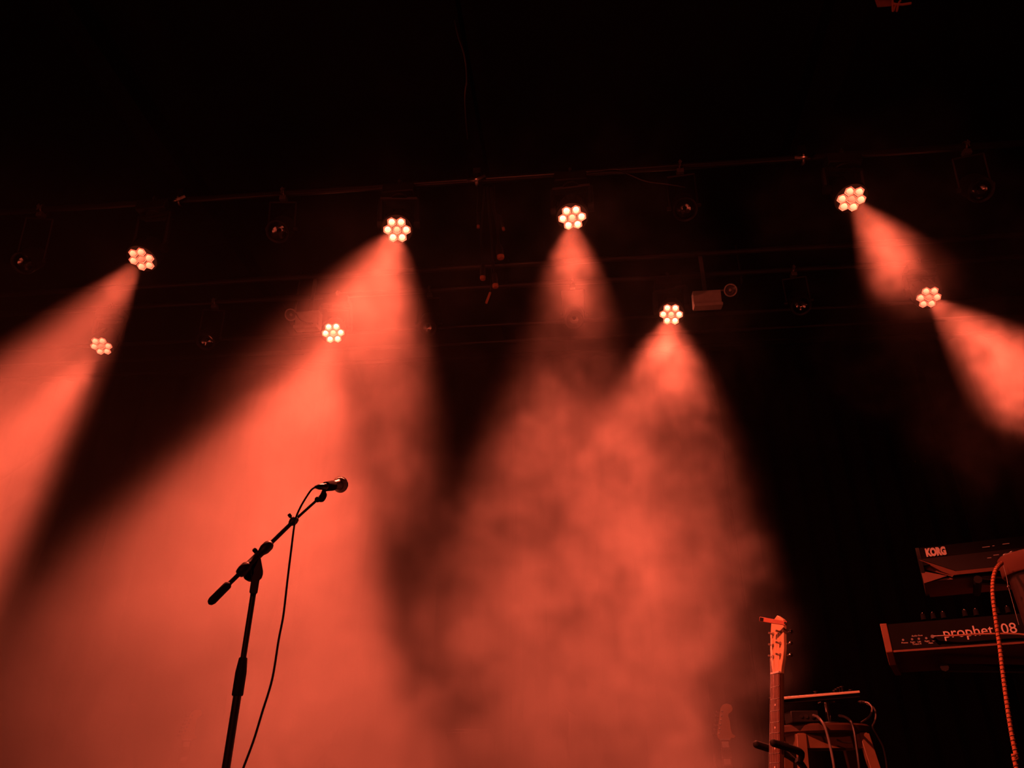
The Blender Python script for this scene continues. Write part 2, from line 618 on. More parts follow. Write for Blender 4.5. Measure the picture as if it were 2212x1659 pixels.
# ---------------------------------------------------------------- pale boxes with a round lamp
def pale_box(p_tl, p_br, ring_px, label):
    a, b = at(p_tl[0], p_tl[1], 5.0), at(p_br[0], p_br[1], 5.0)
    wd, ht = abs(b.x - a.x), abs(a.z - b.z)
    c = V(((a.x + b.x) / 2, 5.04, (a.z + b.z) / 2))
    root = thing('pale_box_light', (c.x, 5.05, 4.42), label, 'light fitting', 'pale box fittings under a rigging pipe')
    M = Matrix.Rotation(R(10), 3, 'X')
    MB().box(c, (wd, 0.09, ht * 0.8), M).build('housing', PALE, root, bevel=0.006)
    MB().box(c + V((0, -0.012, -ht * 0.44)), (wd * 1.01, 0.1, ht * 0.16), M).build('lid', PALE, root, bevel=0.004)
    MB().box((c.x, 5.05, (c.z + ht * 0.38 + 4.429) / 2), (0.03, 0.012, 4.429 - c.z - ht * 0.38)).build('bracket', GREYP, root)
    rc = at(ring_px[0], ring_px[1], 5.0)
    n = V((0.0, -0.78, -0.62))
    MB().ring(rc, n, 0.046, 0.006).build('lamp_ring', PALE, root)
    MB().lathe(rc - n * 0.03, n, [(0, 0.012), (0.005, 0.03), (0.03, 0.046)], 20, False).build('lamp_bowl', GREYP, root)
    MB().sphere(rc - n * 0.012, 0.014, 10).build('bulb', PALE, root)
    s = -1 if rc.x < c.x else 1
    MB().tube([rc + V((-0.05 * s, 0.01, 0.01)), rc + V((-0.075 * s, 0.02, 0.012)), V((c.x + s * wd * 0.4, 5.05, rc.z + 0.005))], 0.007, 6).build('lamp_arm', GREYP, root)
    return root, rc, c


pale_box((1495, 625), (1561, 658), (1578, 627), 'pale box fitting with round lamp, right of the middle under a rigging pipe')
r2, rc2, c2 = pale_box((641, 669), (686, 706), (628, 680), 'pale box fitting with round lamp, left side behind the red beam')
MB().tube([rc2 + V((0.03, 0, 0.03)), at(648, 690, 4.97), at(662, 698, 4.97), at(676, 699, 4.97)], 0.006, 6).build('power_cord', CABLE, r2)

# ---------------------------------------------------------------- clamps where beams meet the front pipe, hanging plugs
for x, lab in ((-2.79, 'steel clamp joining the left ceiling beam to the front pipe'), (-0.63, 'steel clamp joining the middle ceiling beam to the front pipe'), (1.58, 'steel clamp joining the right ceiling beam to the front pipe')):
    t = thing('beam_clamp', (x, 4.0, 4.35), lab, 'clamp', 'clamps on the front pipe')
    MB().ring((x, 4.0, 4.41), (1, 0, 0), 0.036, 0.013, 20, 8).box((x, 4.0, 4.47), (0.05, 0.07, 0.05)).build('coupler', STEEL, t)
    MB().cyl((x - 0.05, 3.955, 4.37), (x - 0.05, 3.955, 4.44), 0.007, n=8).cyl((x + 0.045, 3.955, 4.355), (x + 0.045, 3.955, 4.4), 0.006, n=8).build('bolt', CHROME, t)
    MB().tube([(x - 0.06, 3.96, 4.385), (x, 3.94, 4.36), (x + 0.06, 3.95, 4.40)], 0.012, 8).build('handle', STEEL, t)

ORANGE = mat('plug_face', (0.55, 0.22, 0.12), 0.6)
PLUGS = [  # top pixel, tip pixel, radius (m), label
    ((1032, 420), (1033, 487), 0.012, 'thin hanging cable with a small plug, leftmost and shortest under the middle clamp'),
    ((1046, 415), (1043, 598), 0.021, 'long hanging cable with a plug, left of the hanging bundle'),
    ((1060, 418), (1081, 553), 0.027, 'thick hanging strap cable with the widest plug under the middle clamp'),
    ((1068, 412), (1087, 492), 0.012, 'short thin hanging cable right of the hanging bundle'),
    ((1052, 416), (1070, 615), 0.022, 'longest hanging cable with a plug beside the back pipe')]
for (a, b, r, lab) in PLUGS:
    A, B = at(a[0], a[1], 4.02), at(b[0], b[1], 4.06)
    B = V((B.x, 4.06, B.z))
    root = thing('hanging_plug', A, lab, 'cable', 'plugs hanging from the middle clamp')
    up = (A - B).normalized()
    mid = A.lerp(B, 0.5) + V((random.uniform(-0.03, 0.03), 0.02, 0))
    MB().tube([A + V((0, 0, 0.05)), A.lerp(mid, 0.5), mid, B + up * 0.09], r * 0.33, 8).build('cord', CABLE, root)
    MB().lathe(B, up, [(0.0, r * 0.9), (0.05, r), (0.075, r * 0.8), (0.1, r * 0.4)], 14).build('plug_body', BLACK, root)
    MB().lathe(B - up * 0.022, up, [(0.0, r * 0.75), (0.006, r * 0.92), (0.022, r * 0.95)], 14).build('plug_face', ORANGE, root)
a, b = at(1059, 632, 4.1), at(1050, 655, 4.1)
t = thing('hanging_tube', a, 'short orange-lit tube dangling below the hanging plugs', 'tube')
MB().cyl(a, b, 0.008, n=10).build('tube', ORANGE, t)
MB().tube([a, at(1062, 560, 4.09), at(1058, 420, 4.05)], 0.0022, 6).build('wire', CABLE, t)
tag(MB().tube([at(975, -20, 2.7), at(985, 60, 2.85), at(1003, 120, 3.0), at(1008, 170, 3.2), at(1004, 215, 3.35), at(1010, 300, 3.7)], 0.006, 8).build('sagging_cable', CABLE), 'thin black cable sagging below the middle ceiling beam', 'cable')
tag(MB().tube([at(1270, 372, 3.97), at(1330, 366, 3.97), at(1360, 378, 3.97), at(1395, 392, 3.98), at(1440, 398, 3.98), at(1480, 405, 3.99)], 0.005, 6).build('slack_cable', CABLE), 'slack black cable drooping from the front pipe beside the lit light', 'cable')
# fitting clamped to the right beam, at the top edge of the picture
t = thing('clamped_junction_box', at(1912, -20, 2.86), 'small orange-lit box clamped under the right ceiling beam at the top edge', 'junction box')
q = at(1912, -8, 2.86)
MB().box(q, (0.075, 0.08, 0.07)).build('box', mat('orange_lit_box', (0.40, 0.16, 0.10), 0.6), t, bevel=0.004)  # the orange light on the box is put into its base colour
MB().tube([at(1928, 2, 2.84), at(1929, 24, 2.84), at(1935, 10, 2.84)], 0.006, 6).tube([at(1937, 24, 2.84), at(1941, 8, 2.84), at(1945, 2, 2.84)], 0.006, 6).build('hook', ORANGE, t)
MB().tube([at(1928, 8, 2.84), at(1945, 10, 2.84), at(1968, 7, 2.84)], 0.007, 6).build('arm', ORANGE, t)  # hook and arm coloured orange to stand for the light on them

# ---------------------------------------------------------------- microphone stand
YS = 2.1
base = at(547, 1284, YS)
PX, PZ = base.x, base.z
root = thing('microphone_stand', (PX, YS, 0), 'black boom microphone stand at the front of the stage', 'microphone stand')
MB().lathe((PX, YS, 0.0), (0, 0, 1), [(0, 0.13), (0.012, 0.13), (0.022, 0.12), (0.035, 0.03), (0.06, 0.018)], 32).build('base', BLACK, root)
zc0, zc1 = at(513, 1503, YS).z, at(521, 1421, YS).z
MB().cyl((PX, YS, 0.03), (PX, YS, zc0 + 0.01), 0.0108, n=20).build('lower_tube', BLACK, root)
h = zc1 - zc0
MB().lathe((PX, YS, zc0), (0, 0, 1), [(0, 0.0135), (0.003, 0.0148), (h * 0.1, 0.0148), (h * 0.62, 0.0148), (h * 0.98, 0.0112), (h, 0.0105)], 24).build('clutch_grip', RUBBER, root)
MB().cyl((PX, YS, zc0), (PX, YS, PZ + 0.01), 0.0078, n=20).build('upper_tube', BLACK, root)


def z2(x, y):                                # pixel of the swivel close-up
    return 480 + x / 10.37, 1160 + y / 10.37


TEAR = [(780, 440), (865, 480), (890, 620), (915, 760), (912, 840), (885, 920), (835, 968), (818, 1080), (792, 1240), (772, 1276), (625, 1262), (606, 1236), (640, 1010), (655, 860), (640, 700), (650, 590)]
MB().prism([at(*z2(a, b), YS - 0.022) for a, b in TEAR], (base - CAM).normalized() * 0.034).build('swivel_bracket', BLACK, root, bevel=0.004)
c = at(*z2(600, 850), YS)
MB().lathe(c + V((0, -0.004, 0)), (0, 1, 0), [(0, 0.012), (0.003, 0.0158), (0.02, 0.0158), (0.024, 0.012)], 24).build('swivel_disc', RUBBER, root)
MB().lathe((PX, YS, at(*z2(690, 1262), YS).z), (0, 0, 1), [(-0.002, 0.0088), (0.0, 0.0098), (0.004, 0.0098)], 20).build('collar_ring', CHROME, root)
# boom
G0, G1 = at(452, 1304, YS - 0.13), at(495, 1261, YS - 0.085)      # counter grip
K1 = at(636, 1124, YS + 0.085)
E1 = at(686, 1079, YS + 0.15)
ax = (K1 - G1).normalized()
J0, J1 = G1.lerp(K1, 0.175), G1.lerp(K1, 0.535)
MB().cyl(G1 - ax * 0.02, K1, 0.0062, n=16).build('boom_tube', BLACK, root)
gax = (G1 - G0)
L = gax.length
MB().lathe(G0, gax, [(0, 0.004), (0.004, 0.0085), (0.012, 0.0112), (L * 0.85, 0.0112), (L * 0.93, 0.0108), (L, 0.0068)], 20).build('boom_grip', RUBBER, root)
MB().cyl(K1, E1, 0.0042, n=14).build('boom_extension', BLACK, root)
j = (J1 - J0)
L = j.length
ba = MB().lathe(J0, j, [(-0.012, 0.008), (-0.008, 0.013), (0.004, 0.0155), (0.022, 0.0155), (0.028, 0.012), (0.03, 0.0108), (L - 0.02, 0.0108), (L - 0.018, 0.012), (L - 0.006, 0.0155), (L + 0.012, 0.0155), (L + 0.02, 0.012), (L + 0.024, 0.007)], 24)
ba.build('boom_clamp', BLACK, root)
k0 = at(*z2(725, 290), YS - 0.01)
k1 = at(*z2(790, 370), YS)
MB().lathe(k0, (k1 - k0), [(-0.004, 0.005), (0.0, 0.0068), (0.008, 0.0062), (0.012, 0.004), ((k1 - k0).length, 0.004)], 14).build('boom_knob', RUBBER, root)
ex = (E1 - K1).normalized()
MB().lathe(K1 - ex * 0.014, ex, [(-0.006, 0.0068), (-0.002, 0.0095), (0.006, 0.0125), (0.014, 0.0125), (0.022, 0.010), (0.026, 0.005)], 20).build('extension_collar', BLACK, root)
k0 = at(626, 1114, YS + 0.075)
k1 = at(633, 1124, YS + 0.08)
MB().lathe(k0, k1 - k0, [(-0.006, 0.0048), (-0.005, 0.0055), (0.005, 0.0055), (0.006, 0.003), ((k1 - k0).length, 0.003)], 6).build('thumb_screw', BLACK, root)
# clip
MIC_T = at(703, 1051, 2.27)
MIC_B = at(733, 1047, 2.365)
mx = (MIC_B - MIC_T).normalized()
s0 = E1
s1 = at(694, 1072, 2.26)
cl = MB()
cl.sphere(s0, 0.0095, 14)
cl.tube([s0 + V((0.004, 0, -0.002)), at(696, 1079, 2.255), at(701, 1070, 2.26), at(699, 1062, 2.27)], [0.006, 0.008, 0.0075, 0.007], 10)
cl.tube([s0, s1, at(698, 1064, 2.27), at(702, 1057, 2.28)], [0.006, 0.0065, 0.006, 0.008], 10)
cl.build('microphone_clip', RUBBER, root)
cc = MIC_T + mx * 0.022
MB().lathe(cc - mx * 0.02, mx, [(0, 0.0135), (0.002, 0.0155), (0.05, 0.0172), (0.052, 0.0158)], 20, False).build('clip_sleeve', mat('clip_plastic', (0.005, 0.005, 0.005), 0.9, spec=0.03), root)

# microphone
mroot = thing('microphone', MIC_T, 'black handheld microphone with round grille clipped on the boom stand', 'microphone')
LB = (MIC_B - MIC_T).length
MB().lathe(MIC_T - mx * 0.012, mx, [(0, 0.009), (0.002, 0.0105), (0.012, 0.0115), (LB - 0.01, 0.0165), (LB, 0.019)], 24).build('body', mat('mic_enamel', (0.012, 0.011, 0.011), 0.4, 0.0), mroot)
gr = []
for k in range(9):
    g = math.pi * 0.62 * (k / 8) - math.pi * 0.12
    gr.append((0.024 * math.sin(g) + 0.012, 0.0248 * math.cos(g)))
gr = [(-0.004, 0.0195)] + [(0.003, 0.0250)] + [(0.012 + 0.0260 * math.sin(math.pi / 2 * k / 7), max(0.0006, 0.0265 * math.cos(math.pi / 2 * k / 7))) for k in range(8)]
MB().lathe(MIC_B - mx * 0.004, mx, gr, 28).build('grille', mat('mic_grille', (0.22, 0.2, 0.19), 0.35, 0.9, var=0.7, scale=900, bump=1.0), mroot)
MB().ring(MIC_B + mx * 0.008, mx, 0.0262, 0.0018, 32, 8).build('grille_ring', GREYP, mroot)

# cable with connector
CP = [(683, 1051, 2.235), (672, 1059, 2.22), (656, 1083, 2.20), (645, 1104, 2.185), (638, 1122, 2.175), (635, 1140, 2.17), (630, 1180, 2.15), (625, 1220, 2.13), (620, 1262, 2.11), (612, 1330, 2.09), (602, 1382, 2.08), (588, 1467, 2.06), (566, 1540, 2.05), (548, 1599, 2.04), (526, 1658, 2.03), (508, 1706, 2.02)]
cpts = [at(*p) for p in CP] + [V((PX + 0.12, 1.98, 0.42)), V((PX + 0.22, 1.93, 0.12)), V((PX + 0.34, 1.88, 0.006)), V((PX + 0.6, 1.8, 0.006))]
croot = thing('microphone_cable', cpts[-1], 'black microphone cable looping down beside the boom stand', 'cable')
MB().tube(cpts, 0.0031, 8, 6).build('cord', CABLE, croot)
c0 = at(681, 1052, 2.232)
c1 = MIC_T - mx * 0.008
MB().lathe(c0, c1 - c0, [(0, 0.0045), (0.006, 0.006), (0.012, 0.0085), (0.018, 0.0095), ((c1 - c0).length, 0.0098)], 18).build('connector', mat('connector_shell', (0.05, 0.045, 0.04), 0.3, 0.9), croot)


# ---------------------------------------------------------------- guitars
def guitar(nut, N_h, lean, label, style, scale=0.648, group=None, mirror=1):
    """nut: world point at the nut; N_h: horizontal facing direction; lean back in degrees"""
    Nh = V(N_h).normalized()
    U = (V((0, 0, 1)) * math.cos(R(lean)) - Nh * math.sin(R(lean))).normalized()
    N = (Nh * math.cos(R(lean)) + V((0, 0, 1)) * math.sin(R(lean))).normalized()
    W = U.cross(N).normalized() * mirror          # across the fretboard

    def P(w, n, u):
        return nut + W * w + N * n + U * u
    root = thing('electric_guitar', V((nut.x, nut.y, 0)), label, 'guitar', group)
    m4 = lambda mb: mb
    # neck and fretboard
    nl = scale * 0.70
    hw0, hw1 = 0.0212, 0.027
    neck = MB()
    vs, fs = [], []
    prof = [(-1.0, -0.002), (-0.92, -0.010), (-0.55, -0.018), (0, -0.0215), (0.55, -0.018), (0.92, -0.010), (1.0, -0.002)]
    for k in range(7):
        t = k / 6
        hw = hw0 + (hw1 - hw0) * t
        for a, b in prof:
            vs.append(P(a * hw, b, -nl * t))
    m = len(prof)
    for k in range(6):
        for i in range(m - 1):
            fs.append((k * m + i, k * m + i + 1, (k + 1) * m + i + 1, (k + 1) * m + i))
        fs.append((k * m, (k + 1) * m, (k + 1) * m + m - 1, k * m + m - 1))
    neck.add(vs, fs)
    neck.build('neck', MAPLE, root)
    fb = MB()
    fb.add([P(-hw0, -0.002, 0), P(hw0, -0.002, 0), P(hw0, 0.0035, 0), P(-hw0, 0.0035, 0), P(-hw1, -0.002, -nl), P(hw1, -0.002, -nl), P(hw1, 0.0035, -nl), P(-hw1, 0.0035, -nl)],
           [(0, 1, 2, 3), (4, 7, 6, 5), (0, 3, 7, 4), (1, 5, 6, 2), (3, 2, 6, 7), (0, 4, 5, 1)])
    board = fb.build('fretboard', ROSE, root)
    pos = [scale * (1 - 2 ** (-k / 12)) for k in range(0, 22)]
    for k in range(1, 20):
        if pos[k] > nl - 0.005:
            break
        hw = hw0 + (hw1 - hw0) * pos[k] / nl
        MB().cyl(P(-hw, 0.0038, -pos[k]), P(hw, 0.0038, -pos[k]), 0.0012, n=6).build('fret', STRING, board)
    for k in (3, 5, 7, 9, 12) if style == 'front' else (1, 3, 5, 7, 9):
        u = -(pos[k] + pos[k - 1]) / 2
        if style == 'front':
            MB().lathe(P(0, 0.0034, u), N, [(0, 0.003), (0.0006, 0.003)], 12).build('inlay', PEARL, board)
        else:
            g = (pos[k] - pos[k - 1]) * 0.34
            hw = 0.0145
            MB().prism([P(-hw, 0.0034, u - g), P(hw, 0.0034, u - g), P(hw, 0.0034, u + g), P(-hw, 0.0034, u + g)], N * 0.0006).build('inlay', PEARL, board)
    MB().prism([P(-hw0, 0.0, 0.0), P(hw0, 0.0, 0.0), P(hw0, 0.0065, 0.0), P(-hw0, 0.0065, 0.0)], U * 0.005).build('nut', PEARL, root)
    # headstock
    if style == 'front':
        out = [(-.0212, 0.0), (.0212, 0.0), (.0235, .016), (.031, .042), (.035, .070), (.033, .142), (.031, .156), (.0, .174), (-.031, .156), (-.033, .142), (-.035, .070), (-.031, .042), (-.0235, .016)]
        posts = [(-.019, .052 + .034 * k, -1) for k in range(3)] + [(.019, .052 + .034 * k, 1) for k in range(3)]
    else:
        out = [(-.0212, 0.0), (.0212, 0.0), (.030, .012), (.040, .010), (.048, .016), (.046, .022), (.034, .032), (.030, .06), (.030, .10), (.026, .125), (.030, .135), (.044, .145), (.050, .160), (.044, .180), (.026, .188), (.008, .182), (-.004, .166), (-.032, .03), (-.030, .012)]
        out = [(a, b * 0.82) for a, b in out]
        posts = [(-.022 + .0048 * k, .028 + .0185 * k, -1) for k in range(6)]
    poly = [P(a, -0.001, b) for a, b in out]
    hs = MB().prism(poly, N * -0.0115).build('headstock', MAPLE, root, bevel=0.0015)
    for (w_, u_, s) in posts:
        q = MB()
        q.lathe(P(w_, -0.001, u_), N, [(0, 0.0052), (0.002, 0.0052), (0.0025, 0.0032), (0.009, 0.0028), (0.010, 0.0034), (0.016, 0.003)], 12)
        edge = 0.046 if style == 'front' else 0.022 - 0.0048 * 0 + 0.0
        ew = s * 0.042 if style == 'front' else w_ - 0.022
        q.cyl(P(w_, -0.018, u_), P(ew, -0.018, u_), 0.0024, n=8)
        q.sphere(P(ew + s * 0.005, -0.018, u_), 0.0068, 12, W, 0.6)
        q.build('tuning_peg', STEEL, root)
    so = sorted(posts, key=lambda p: p[2] * 10 + p[1] * p[2] * -1)
    for k in range(6):
        w0 = -0.0175 + 0.007 * k
        w1 = -0.0215 + 0.0086 * k
        if style == 'front':
            pp = [posts[0], posts[1], posts[2], posts[5], posts[4], posts[3]][k]
        else:
            pp = posts[k]
        r = 0.0006 - 0.00006 * k
        MB().tube([P(pp[0], 0.009, pp[1]), P(w0, 0.0072, 0.003), P(w1, 0.0085, -nl), P(w1 * 1.1, 0.011, -scale)], r, 5, 1).build('string', STRING, root)
    # body, below the picture's edge
    bo = []
    for (a, b) in [(.027, -.40), (.06, -.37), (.10, -.375), (.115, -.42), (.10, -.50), (.115, -.58), (.155, -.66), (.165, -.74), (.13, -.81), (.06, -.84), (-.06, -.84), (-.13, -.81), (-.165, -.74), (-.155, -.66), (-.12, -.58), (-.11, -.50), (-.135, -.40), (-.13, -.355), (-.09, -.36), (-.027, -.44)]:
        bo.append(P(a, -0.006, b))
    bmat = mat('guitar_lacquer', (0.30, 0.16, 0.08), 0.25) if style == 'front' else mat('guitar_black_lacquer', (0.03, 0.03, 0.03), 0.25)
    MB().prism(bo, N * -0.042).build('body', bmat, root, bevel=0.006)
    MB().box(P(0, -0.001, -scale), (0.001, 0.001, 0.001)).prism([P(-.04, -0.006, -scale - .01), P(.04, -0.006, -scale - .01), P(.04, -0.006, -scale + .01), P(-.04, -0.006, -scale + .01)], N * 0.014).build('bridge', CHROME, root)
    for u in (-.50, -.57):
        MB().prism([P(-.036, -0.006, u - .015), P(.036, -0.006, u - .015), P(.036, -0.006, u + .015), P(-.036, -0.006, u + .015)], N * 0.01).build('pickup', BLACK, root)
    return root, P, (U, N, W)


def guitar_rest(root_pt, P, label, group=None, prongs=True):
    """floor stand: two padded prongs round the neck, a bent upright and tripod legs"""
    t = thing('guitar_stand', V((root_pt.x, root_pt.y, 0)), label, 'guitar stand', group)
    un = -0.200
    b0 = P(0, -0.075, un - 0.03)
    for s in (-1, 1):
        pts = [P(s * 0.012, -0.07, un - 0.02), P(s * 0.036, -0.055, un - 0.004), P(s * 0.042, -0.02, un), P(s * 0.042, 0.035, un + 0.003)]
        MB().tube(pts, [0.007, 0.010, 0.0105, 0.0105], 10).build('padded_prong', RUBBER, t)
        MB().sphere(P(s * 0.042, 0.035, un + 0.003), 0.0105, 10).build('prong_tip', RUBBER, t)
    hb = (P(0, -1, 0) - P(0, 0, 0))
    hb.z = 0
    hb.normalize()
    up_pt = P(0, -0.145, un - 0.25)
    foot = V((up_pt.x + hb.x * 0.10, up_pt.y + hb.y * 0.10, 0.2))
    MB().tube([P(0, -0.066, un - 0.018), P(0, -0.085, un - 0.03), P(0, -0.115, un - 0.07), P(0, -0.135, un - 0.13), P(0, -0.145, un - 0.25), foot], 0.0095, 10).build('upright', BLACK, t)
    g0 = math.atan2(hb.y, hb.x)
    for dg_ in (-1.0, 0.0, 1.0):
        g = g0 + dg_
        MB().tube([foot, V((foot.x + 0.26 * math.cos(g), foot.y + 0.26 * math.sin(g), 0.012))], 0.009, 8).build('leg', BLACK, t)
    ft = P(0, -0.02, -0.855)
    MB().tube([foot, V((up_pt.x, up_pt.y, 0.1)), V((ft.x, ft.y, max(0.03, ft.z - 0.02)))], 0.009, 8).build('body_rest', BLACK, t)
    return t


nut1 = at(1677, 1456, 2.45)
g1, P1, ax1 = guitar(nut1, (-0.927, -0.375, 0), 11, 'maple-headed electric guitar in the foreground, facing left on a stand', 'front')
guitar_rest(nut1, P1, 'black padded guitar stand gripping the neck of the front guitar')
# capo clipped across the headstock
cp = thing('guitar_capo', P1(0, 0.002, 0.15), 'narrow flat bar clipped across the headstock of the front guitar', 'capo')
REDB = mat('capo_red_brown', (0.55, 0.20, 0.13), 0.45)
A0, A1 = at(1641, 1337.5, 2.43), at(1700, 1347, 2.405)
axb = (A1 - A0).normalized()
side = ax1[1].cross(axb).normalized()
nn = axb.cross(side).normalized()
Mb = Matrix((axb, side, nn)).transposed()
MB().box((A0 + A1) / 2, ((A1 - A0).length, 0.0130, 0.006), Mb).build('bar', REDB, cp, bevel=0.001)
MB().box(A0 + axb * 0.006 + nn * 0.0, (0.010, 0.0105, 0.0075), Mb).build('end_pad', RUBBER, cp)
MB().cyl(A1 - axb * 0.004 - nn * 0.006, A1 - axb * 0.004 + nn * 0.006, 0.004, n=10).build('pivot', BLACK, cp)

nut2 = at(1566, 1599, 3.8)
g2, P2, ax2 = guitar(nut2, (-0.22, -1, 0), 8, 'dim electric guitar with block inlays standing in the haze left of the front guitar', 'rear', mirror=1)
guitar_rest(nut2, P2, 'guitar stand holding the block inlay guitar in the haze')
nut3 = at(404, 1600, 4.1)
g3, P3, ax3 = guitar(nut3, (0.45, -1, 0), 10, 'faint guitar standing in bright haze at lower left', 'rear')
guitar_rest(nut3, P3, 'guitar stand holding the faint guitar at lower left')

# ---------------------------------------------------------------- stool with gear
YT = 2.9
sl, sr = at(1686, 1573, YT), at(1884, 1566, YT)
sc_ = V(((sl.x + sr.x) / 2, YT + 0.05, at(1790, 1562, YT - 0.1).z))
SR = (sr.x - sl.x) / 2
zt = at(1790, 1561, YT - 0.1).z
st = thing('wooden_stool', (sc_.x, sc_.y, 0), 'tall wooden stool holding small gear beside the front guitar', 'stool')
MB().lathe((sc_.x, sc_.y, zt - 0.028), (0, 0, 1), [(0, SR - 0.008), (0.006, SR), (0.022, SR), (0.028, SR - 0.006)], 40).build('seat', mat('seat_dark_wood', (0.06, 0.03, 0.02), 0.3, var=0.3, scale=20), st)
ap = zt - 0.06
for s in (-1, 1):
    MB().box((sc_.x, sc_.y + s * 0.10, ap + 0.01), (0.22, 0.02, 0.045)).build('apron', WOOD, st)
    MB().box((sc_.x + s * 0.10, sc_.y, ap + 0.01), (0.02, 0.2, 0.045)).build('apron', WOOD, st)
for sx in (-1, 1):
    for sy in (-1, 1):
        a = V((sc_.x + sx * 0.10, sc_.y + sy * 0.10, zt - 0.03))
        b = V((sc_.x + sx * 0.185, sc_.y + sy * 0.185, 0.0))
        wv = V((1, 0, 0)) * 0.016
        wy = V((0, 1, 0)) * 0.014
        MB().add([a - wv - wy, a + wv - wy, a + wv + wy, a - wv + wy, b - wv - wy, b + wv - wy, b + wv + wy, b - wv + wy],
                 [(0, 1, 2, 3), (4, 7, 6, 5), (0, 4, 5, 1), (1, 5, 6, 2), (2, 6, 7, 3), (3, 7, 4, 0)]).build('leg', WOOD, st, bevel=0.002)
for zz, s_ in ((0.25, 0.155), (0.32, 0.147)):
    for s in (-1, 1):
        if s_ > 0.15:
            MB().cyl((sc_.x - s_, sc_.y + s * s_, zz), (sc_.x + s_, sc_.y + s * s_, zz), 0.010, n=10).build('rung', WOOD, st)
        else:
            MB().cyl((sc_.x + s * s_, sc_.y - s_, zz), (sc_.x + s * s_, sc_.y + s_, zz), 0.010, n=10).build('rung', WOOD, st)

# tilted tabletop synthesizer on a post
D0, D1 = at(1688, 1509, YT - 0.10), at(1857, 1494.5, YT - 0.085)
dv = thing('tabletop_synthesizer', (D0 + D1) / 2, 'thin tabletop synthesizer with a pale lit front edge above the stool', 'synthesizer')
axd = (D1 - D0).normalized()
back = (V((0.30, 0.93, 0.10)) - axd * V((0.30, 0.93, 0.10)).dot(axd)).normalized()
nrm = axd.cross(back).normalized()
if nrm.z < 0:
    nrm = -nrm
Md = Matrix((axd, back, nrm)).transposed()
Ld = (D1 - D0).length
MB().box((D0 + D1) / 2 + back * 0.08 - nrm * 0.006, (Ld, 0.155, 0.022), Md).build('panel', BLACK, dv, bevel=0.002)
MB().box((D0 + D1) / 2, (Ld, 0.006, 0.0075), Md).build('front_edge', CREAM, dv, bevel=0.0015)
for (kx, ky, hh) in ((1770, 1492, .012), (1811, 1491, .010), (1816, 1489, .014), (1822, 1486, .018), (1828, 1484, .020), (1846, 1491, .008)):
    q = D0 + axd * ((kx - 1688) / 169 * Ld) + back * 0.03
    MB().lathe(q, nrm, [(0, 0.006), (hh * 0.8, 0.0055), (hh, 0.0075), (hh + 0.002, 0.007)], 12).build('knob', BLACK, dv)
PT, PB = at(1785, 1517, YT - 0.06), at(1792, 1562, YT - 0.06)
PB = V((PB.x, PB.y, zt))
MB().cyl(PB, PT, 0.0075, n=14).build('post', CHROME, dv)
MB().box(PT, (0.045, 0.04, 0.004)).build('post_plate', CHROME, dv)
MB().lathe(PB, (0, 0, 1), [(0, 0.03), (0.004, 0.028)], 20).build('post_foot', BLACK, dv)

ib = thing('audio_interface', (at(1740, 1560, YT - 0.06).x, YT - 0.03, zt), 'small black audio box with sockets sitting on the wooden stool', 'audio box')
q0, q1 = at(1711, 1560, YT - 0.08), at(1768, 1540, YT - 0.08)
ch = V(((q0.x + q1.x) / 2, YT - 0.03, zt + 0.021))
MB().box(ch, (q1.x - q0.x, 0.1, 0.036)).build('case', BLACK, ib, bevel=0.003)
for (ux, r) in ((-0.012, 0.005), (0.004, 0.006), (0.024, 0.0075)):
    MB().lathe(V((ch.x + ux, ch.y - 0.05, ch.z)), (0, -1, 0), [(0, r), (0.003, r), (0.003, r * 0.6)], 14).build('socket', STEEL, ib)


def cable(name, pts, r, m, label, group=None):
    return tag(MB().tube([at(*p) for p in pts], r, 8).build(name, m), label, 'cable', group)


SG = 'cables on the stool'
CB2 = mat('grey_cable', (0.10, 0.09, 0.085), 0.35)
cable('stool_cable', [(1757, 1545, 2.80), (1768, 1550, 2.76), (1781, 1568, 2.72), (1788, 1590, 2.71), (1795, 1620, 2.70), (1802, 1659, 2.69), (1808, 1720, 2.69)], 0.0042, CB2, 'cable curving from the audio box down past the stool legs', SG)
cable('stool_cable', [(1813, 1546, 2.84), (1826, 1549, 2.80), (1838, 1559, 2.74), (1845, 1580, 2.72), (1850, 1612, 2.71), (1856, 1659, 2.70), (1860, 1720, 2.70)], 0.0042, CABLE, 'black cable hanging over the right half of the stool', SG)
cable('stool_cable', [(1866, 1517, 2.95), (1876, 1519, 2.94), (1884, 1530, 2.93), (1880, 1545, 2.92), (1872, 1553, 2.91), (1860, 1561, 2.90)], 0.0032, CB2, 'short cable looping off the right end of the synthesizer to the seat', SG)
cable('stool_cable', [(1872, 1520, 2.97), (1888, 1530, 2.97), (1892, 1545, 2.97), (1889, 1560, 2.97), (1885, 1571, 2.97), (1896, 1592, 2.97), (1908, 1616, 2.97), (1916, 1660, 2.97), (1918, 1720, 2.97)], 0.003, CB2, 'outer thin cable falling right of the wooden stool', SG)
cable('stool_cable', [(1807, 1598, 2.8), (1818, 1602, 2.8), (1828, 1604, 2.8), (1839, 1604, 2.8)], 0.0028, STEEL, 'short pale lead under the seat of the wooden stool', SG)
pl = thing('jack_plug', at(1862, 1516, 2.95), 'steel jack plug sticking out of the synthesizer right end', 'plug')
MB().cyl(at(1858, 1516, 2.95), at(1868, 1517, 2.95), 0.005, n=10).build('plug_body', STEEL, pl)
MB().cyl(at(1854, 1515, 2.95), at(1858, 1516, 2.95), 0.003, n=10).build('plug_tip', CHROME, pl)

